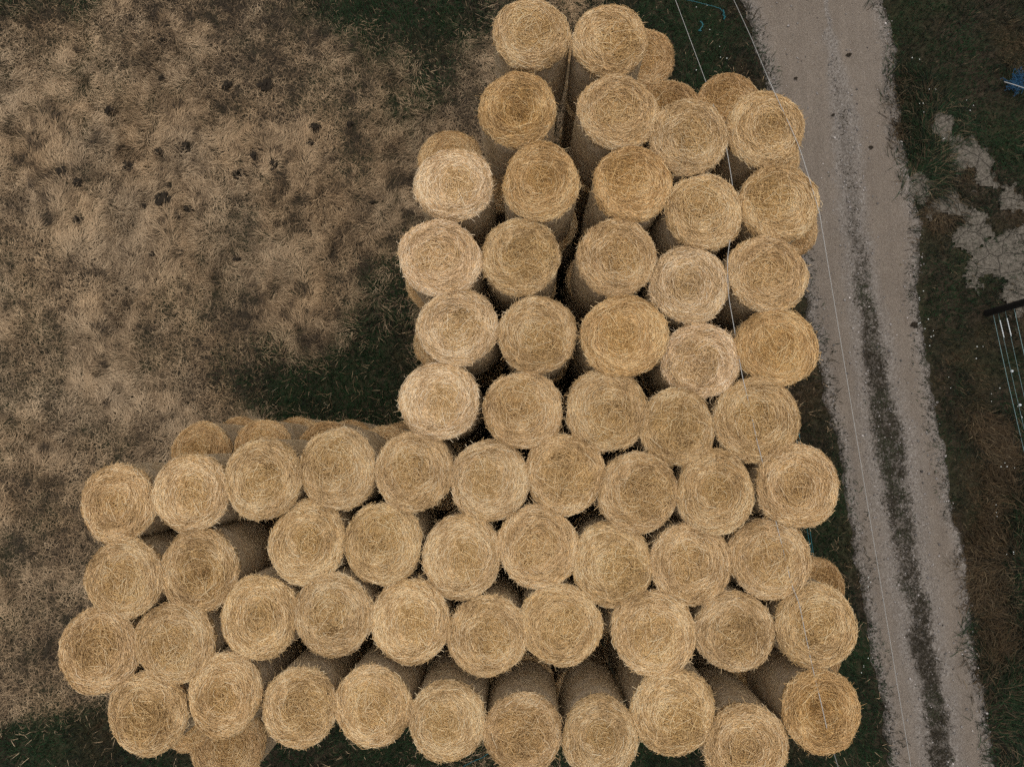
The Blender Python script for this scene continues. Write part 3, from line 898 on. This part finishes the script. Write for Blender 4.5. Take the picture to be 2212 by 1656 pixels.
tag(ls, 'loose straw scattered on the grass round the foot of the stack', 'loose straw', None, 'stuff')

# --- small white flowers in the verges ------------------------------------------------
r = np.random.default_rng(97)
FL = [(1998, 232, 3), (2012, 205, 2), (2093, 232, 3), (2040, 300, 2), (1975, 120, 2), (1880, 1420, 0), (2004, 705, 5), (2020, 730, 3), (2120, 760, 3), (2155, 850, 3), (2172, 1010, 4), (2060, 820, 2), (1868, 1256, 3), (1990, 640, 3),
      (1545, 95, 2), (1560, 128, 2), (1525, 150, 1), (1507, 20, 2), (1870, 1440, 4), (2190, 1190, 3), (2200, 900, 3), (2160, 1100, 3)]
C = []
for (a, b, k) in FL:
    for _ in range(k):
        p = at(a + r.normal(0, 9), b + r.normal(0, 9), .16); C.append(p)
C = np.array(C); n = len(C)
pet = 6; V = []; T = []
for i, c in enumerate(C):
    s = r.uniform(.008, .015); b0 = len(V); V.append(c + [0, 0, .006])
    for k in range(pet * 2):
        q = s * (1 if k % 2 == 0 else .55); t_ = math.pi * k / pet
        V.append(c + [q * math.cos(t_), q * math.sin(t_), 0])
    V.append(c - [0, 0, .012]); 
    for k in range(pet * 2):
        k2 = (k + 1) % (pet * 2); T.append((b0, b0 + 1 + k, b0 + 1 + k2)); T.append((b0 + 1 + pet * 2, b0 + 1 + k2, b0 + 1 + k))
fl = link('wildflowers', mesh_np('wildflowers', np.array(V), None, mat_plain('petal', (.75, .76, .70), .7, .2, .1), tris=np.array(T)))
tag(fl, 'tiny white wildflowers dotted through the dark verge grass', 'wildflowers', None, 'stuff')

# ----------------------------------------------------------------- dark dung clumps in the field
def lump(c, rad, seed):
    rr = np.random.default_rng(seed)
    parts = []
    m_ = max(5, int(9 + rad * 60))
    for i in range(m_):
        a = rr.random() * 6.28; q = math.sqrt(rr.random()) * rad * .8
        s = rad * rr.uniform(.22, .42)
        cx, cy = math.cos(a) * q * 1.05, math.sin(a) * q * .85
        nu, nv = 9, 6; V = []; Q = []
        for iv in range(nv + 1):
            ph = math.pi * iv / nv - math.pi / 2
            for iu in range(nu):
                t_ = 2 * math.pi * iu / nu
                k = s * (1 + rr.normal(0, .30))
                V.append((cx + math.cos(ph) * math.cos(t_) * k, cy + math.cos(ph) * math.sin(t_) * k, .035 + .06 * (1 - q / rad) + math.sin(ph) * k * .4))
        for iv in range(nv):
            for iu in range(nu):
                u2 = (iu + 1) % nu; Q.append((iv * nu + iu, iv * nu + u2, (iv + 1) * nu + u2, (iv + 1) * nu + iu))
        parts.append((np.array(V), np.array(Q)))
    return join(parts)


DL = {0: 'largest dark crumbly dung clump, in the middle of the dry field', 1: 'dark round dung clump nearest the green grass at the top of the field', 2: 'dark dung clump standing alone below the pale grass tuft',
      3: 'narrow dark dung clump just left of the round topmost clump', 4: 'upper dark clump of the three close together in the pale grass', 5: 'lower left clump of the three close together in the pale grass',
      6: 'right clump of the three close together in the pale grass', 7: 'dark dung clump near the brown grass left of the tall arm', 8: 'small dark dung clump below the one near the tall arm',
      9: 'wide dark dung clump left of the two broken ones mid-field', 10: 'leftmost dark dung clump in the dry field', 11: 'dark dung clump low at the left of the dry field', 12: 'broken dark dung clump above the largest clump',
      13: 'broken dark dung clump left above the largest clump', 14: 'dark scattered clump right of the leftmost dung clump', 15: 'dark clump just below right of the largest clump', 16: 'dark clump touching the pair below the largest clump',
      17: 'small dark clump touching the top of the largest clump', 18: 'highest small dark clump in the field', 19: 'faint dark clump in brown thatch below the highest clump', 20: 'small dark clump left of the largest clump',
      21: 'dark clump closest to the two topmost bale columns', 22: 'lower left small dark clump of the row under the largest clump', 23: 'middle small dark clump of the row under the largest clump', 24: 'right small dark clump of the row under the largest clump', 25: 'small dark clump by the leftmost bale column'}
for i, (a, b, c) in enumerate(DW):
    V, Q_, _ = lump(None, c, 3000 + i)
    o = link('dung_clump', mesh_np('dung_clump', V, Q_, M_DUNG, smooth=False))
    o.location = (a, b, -.005)
    tag(o, DL[i], 'dung', 'dark dung clumps lying in the dry field')


# dark spots dropped on the lane
SP = [(1832, 120, 6, 'largest dark brown dropping on the upper lane'), (1718, 172, 4.5, 'dark dropping on the lane nearest the topmost cord'), (1880, 320, 4.5, 'green-black dropping on the right wheel track'), (1974, 702, 8, 'dark flat dropping near the right lane edge'), (1798, 250, 4, 'small dark dropping beside the upper bale by the lane')]
for i, (a, b, c, lb) in enumerate(SP):
    p = at(a, b); V, Q_, _ = lump(None, size_at(c, a, b, 0), 3300 + i); V[:, 2] *= .35
    o = link('dropping', mesh_np('dropping', V, Q_, M_DUNG)); o.location = (p[0], p[1], .016)
    tag(o, lb, 'dropping', 'dark droppings on the lane')


# ----------------------------------------------------------------- cords
def smooth_path(pts, n=220):
    pts = np.array(pts); s = np.concatenate([[0], np.cumsum(np.linalg.norm(np.diff(pts, axis=0), axis=1))])
    t_ = np.linspace(0, s[-1], n)
    P = np.stack([np.interp(t_, s, pts[:, k]) for k in range(3)], 1)
    for _ in range(3):
        P[1:-1] = .25 * P[:-2] + .5 * P[1:-1] + .25 * P[2:]
    return P


ZC = ZT + .034
c1 = [at(1400, -140, 1.0), at(1459, 0, 1.7), at(1529, 188, 2.53), at(1552, 262, 3.1), at(1569, 318, ZC - .02), at(1583, 401, ZC - .12), at(1580, 500, ZC - .05), at(1571, 557, ZC), at(1573, 635, ZC - .03), at(1587, 715, ZC - .10), at(1603, 811, ZC),
      at(1620, 880, ZC), at(1635, 952, ZC + .01), at(1646, 992, ZC), at(1656, 1040, ZC - .02), at(1667, 1092, ZC - .02), at(1676, 1125, ZC), at(1700, 1220, ZC), at(1713, 1275, ZC), at(1724, 1290, ZC), at(1738, 1360, ZC), at(1754, 1436, ZC - .02), at(1772, 1510, ZC), at(1790, 1589, ZC - .02), at(1800, 1622, ZC - .1), at(1812, 1660, 3.0), at(1835, 1760, .6)]
V, Q_, T = tube(smooth_path(c1, 320), .0042)
o = link('cord', mesh_np('cord', V, Q_, M_CORD, tris=T, smooth=True))
tag(o, 'thin white cord lying over the right-hand bales from top to bottom', 'cord', 'white cords over the stack')
c2 = [at(1535, -120, .9), at(1585, 0, 2.0), at(1620, 76, 2.8), at(1662, 176, ZC), at(1700, 258, ZC + .01), at(1727, 318, ZC), at(1745, 376, ZC), at(1770, 459, ZC - .01)]
a_, b_ = at(1770, 459, ZC - .01), at(1971, 1676, .55)
end = [a_ + (b_ - a_) * t_ for t_ in np.linspace(0, 1.12, 40)[1:]]
V, Q_, T = tube(np.concatenate([smooth_path(c2, 90), np.array(end)]), .0042)
o = link('cord', mesh_np('cord', V, Q_, M_CORD, tris=T, smooth=True))
tag(o, 'long white cord running from the upper bale across the gravel lane', 'cord', 'white cords over the stack')

for (P, lb) in (([at(1712, 880, .35), at(1720, 940, .35), at(1743, 1142, .32), at(1751, 1185, .3), at(1762, 1232, .25), at(1790, 1330, .1)], 'left of the two teal cords between the stack and the lane verge'),
                ([at(1719, 880, .5), at(1727, 940, .5), at(1749, 1140, .46), at(1755, 1185, .4), at(1763, 1228, .3), at(1794, 1330, .1)], 'right of the two teal cords between the stack and the lane verge')):
    V, Q_, T = tube(smooth_path(P, 60), .006)
    o = link('teal_cord', mesh_np('teal_cord', V, Q_, M_TEAL, tris=T, smooth=True)); tag(o, lb, 'cord', 'teal cords by the verge')


def wiggle(pts, amp, seed, n=60):
    rr = np.random.default_rng(seed); P = smooth_path(pts, n)
    N_ = np.cumsum(rr.normal(0, 1, (n, 3)), 0); N_ -= np.linspace(0, 1, n)[:, None] * N_[-1]
    return P + N_ * amp * np.array([1, 1, .3])


for (P, lb, rad) in (([at(1470, -6, .16), at(1484, 0, .16), at(1556, 22, .14), at(1566, 33, .12)], 'teal twine lying straight across the grass above the stack', .006),
                     ([at(1512, 48, .14), at(1517, 56, .15), at(1513, 62, .13), at(1509, 66, .15), at(1515, 68, .14)], 'short crumpled scrap of teal twine in the grass above the stack', .011),
                     ([at(990, 1662, .12), at(1001, 1654, .14), at(1052, 1627, .14), at(1062, 1622, .1)], 'teal twine in the green grass below the bottom row', .006),
                     ([at(1563, 22, .14), at(1566, 30, .17), at(1562, 36, .14), at(1567, 40, .12), at(1563, 42, .16)], 'knotted teal scrap at the end of the twine above the stack', .012)):
    V, Q_, T = tube(wiggle(P, .0035, len(lb)), rad, 5)
    o = link('twine', mesh_np('twine', V, Q_, M_TEAL, tris=T, smooth=True)); tag(o, lb, 'twine', 'scraps of teal twine on the ground')

# blue netting at the right edge
rr = np.random.default_rng(5)
parts = []
cb = at(2196, 178, .12)
for i in range(70):
    n_ = 16
    st_ = cb + rr.normal(0, 1, 3) * np.array([.05, .07, .02]); dirn = rr.random() * 6.28
    P = [st_]
    for k in range(n_):
        dirn += rr.normal(0, .8); P.append(P[-1] + np.array([math.cos(dirn) * .015, math.sin(dirn) * .015, rr.normal(0, .006)]))
    P = np.array(P); P[:, 2] = np.clip(P[:, 2], .06, .22)
    parts.append(tube(P, .0042, 5))
V, Q_, T = join(parts)
o = link('blue_netting', mesh_np('blue_netting', V, Q_, M_BLUE, tris=T, smooth=True)); tag(o, 'tangled bright blue netting in the dark grass at the right edge', 'netting')
V, Q_, T = tube(smooth_path([at(2169, 177, .22), at(2190, 183, .24), at(2214, 191, .25), at(2270, 208, .2)], 40), .007)
o = link('white_rod', mesh_np('white_rod', V, Q_, M_CORD, tris=T, smooth=True)); tag(o, 'thin white rod lying over the blue netting', 'rod')

# ----------------------------------------------------------------- fence at the right edge
base = at(2133, 676, 0)
nxt = at(2133 + 105, 676 + 452, 0)
dirf = (nxt - base)
fence = bpy.data.objects.new('wire_fence', None); COL.objects.link(fence); fence.location = tuple(base)
tag(fence, 'four-strand wire fence with a dark post at the right edge', 'fence')
PH = 1.25


def post_mesh():
    seg = 14; zs = [-.1, 0, .3, .7, 1.0, PH - .02, PH]; V = []
    rr = np.random.default_rng(9)
    for z in zs:
        rad = .062 if z < PH - .01 else .038
        for k in range(seg):
            a = 6.283 * k / seg; q = rad * (1 + rr.normal(0, .03)); V.append((q * math.cos(a), q * math.sin(a), z))
    Q = [(i * seg + k, i * seg + (k + 1) % seg, (i + 1) * seg + (k + 1) % seg, (i + 1) * seg + k) for i in range(len(zs) - 1) for k in range(seg)]
    T = [((len(zs) - 1) * seg, (len(zs) - 1) * seg + k, (len(zs) - 1) * seg + k + 1) for k in range(1, seg - 1)]
    return mesh_np('post', np.array(V), np.array(Q), M_POST, tris=np.array(T))


pm = post_mesh()
for i in range(3):
    o = link('post', pm, fence); o.location = tuple(dirf * i)
for i, z in enumerate((.15, .28, .46, .68)):
    s0 = np.array([.0, -.05, z]); e0 = dirf * 2 + np.array([0, 0, z])
    P = np.array([s0 + (e0 - s0) * t_ + np.array([0, 0, -.03 * math.sin(math.pi * ((t_ * 2) % 1))]) for t_ in np.linspace(0, 1, 60)])
    V, Q_, T = tube(P, (.0036 if i in (0, 3) else .0022), 5)
    wire = link('wire', mesh_np('wire', V, Q_, M_WIRE, tris=T, smooth=True), fence)
    if i in (1, 2):
        ins = s0 + (e0 - s0) * .018; ine = s0 + (e0 - s0) * .06
        dd = norm((ine - ins)[None])[0]
        L = np.linalg.norm(ine - ins); PP = []; 
        prof = np.linspace(0, L, 36); rad = .006 + .003 * (np.sin(prof / L * 44) > 0)
        P = ins + dd * prof[:, None]
        V, Q_, T = tube(P, rad, 8)
        link('tension_spring', mesh_np('tension_spring', V, Q_, M_PORC, tris=T, smooth=True), fence)
    if i == 1:
        for tq in (.14, .22):
            c = s0 + (e0 - s0) * tq
            V = []; Q = []; nu, nv = 12, 8
            for iv in range(nv + 1):
                ph = math.pi * iv / nv - math.pi / 2
                for iu in range(nu):
                    t_ = 6.283 * iu / nu; V.append((c[0] + .024 * math.cos(ph) * math.cos(t_), c[1] + .024 * math.cos(ph) * math.sin(t_), c[2] + .03 * math.sin(ph)))
            for iv in range(nv):
                for iu in range(nu):
                    Q.append((iv * nu + iu, iv * nu + (iu + 1) % nu, (iv + 1) * nu + (iu + 1) % nu, (iv + 1) * nu + iu))
            link('insulator', mesh_np('insulator', np.array(V), np.array(Q), M_PORC, smooth=True), fence)

# ----------------------------------------------------------------- light
SUN_EL, SUN_AZ = R_(84), R_(10)      # soft sun through cloud, from beyond the top of the picture
w = bpy.data.worlds.new('World'); scene.world = w; w.use_nodes = True
nt = w.node_tree; nt.nodes.clear()
sky = nt.nodes.new('ShaderNodeTexSky'); sky.sky_type = 'NISHITA'; sky.sun_disc = False
sky.sun_elevation = SUN_EL; sky.sun_rotation = SUN_AZ; sky.air_density = 1.2; sky.dust_density = 4.0
hs = nt.nodes.new('ShaderNodeHueSaturation'); hs.inputs['Saturation'].default_value = .35
bg = nt.nodes.new('ShaderNodeBackground'); bg.inputs['Strength'].default_value = .10
wo = nt.nodes.new('ShaderNodeOutputWorld')
nt.links.new(sky.outputs[0], hs.inputs['Color']); nt.links.new(hs.outputs[0], bg.inputs[0]); nt.links.new(bg.outputs[0], wo.inputs[0])
sl = bpy.data.lights.new('sun', 'SUN'); sl.energy = 1.25; sl.angle = R_(75); sl.color = (1, .95, .88)
so = bpy.data.objects.new('sun', sl); COL.objects.link(so)
dv = Vector((math.sin(SUN_AZ) * math.cos(SUN_EL), math.cos(SUN_AZ) * math.cos(SUN_EL), math.sin(SUN_EL)))
so.rotation_euler = dv.to_track_quat('Z', 'Y').to_euler(); so.location = (0, 0, 30)

scene.view_settings.view_transform = 'Standard'; scene.view_settings.look = 'None'
scene.view_settings.exposure = 0.20; scene.view_settings.gamma = 1
scene.render.engine = 'CYCLES'
scene.cycles.use_denoising = False
scene.cycles.max_bounces = 8; scene.cycles.diffuse_bounces = 4
scene.render.resolution_x = 1024; scene.render.resolution_y = 766
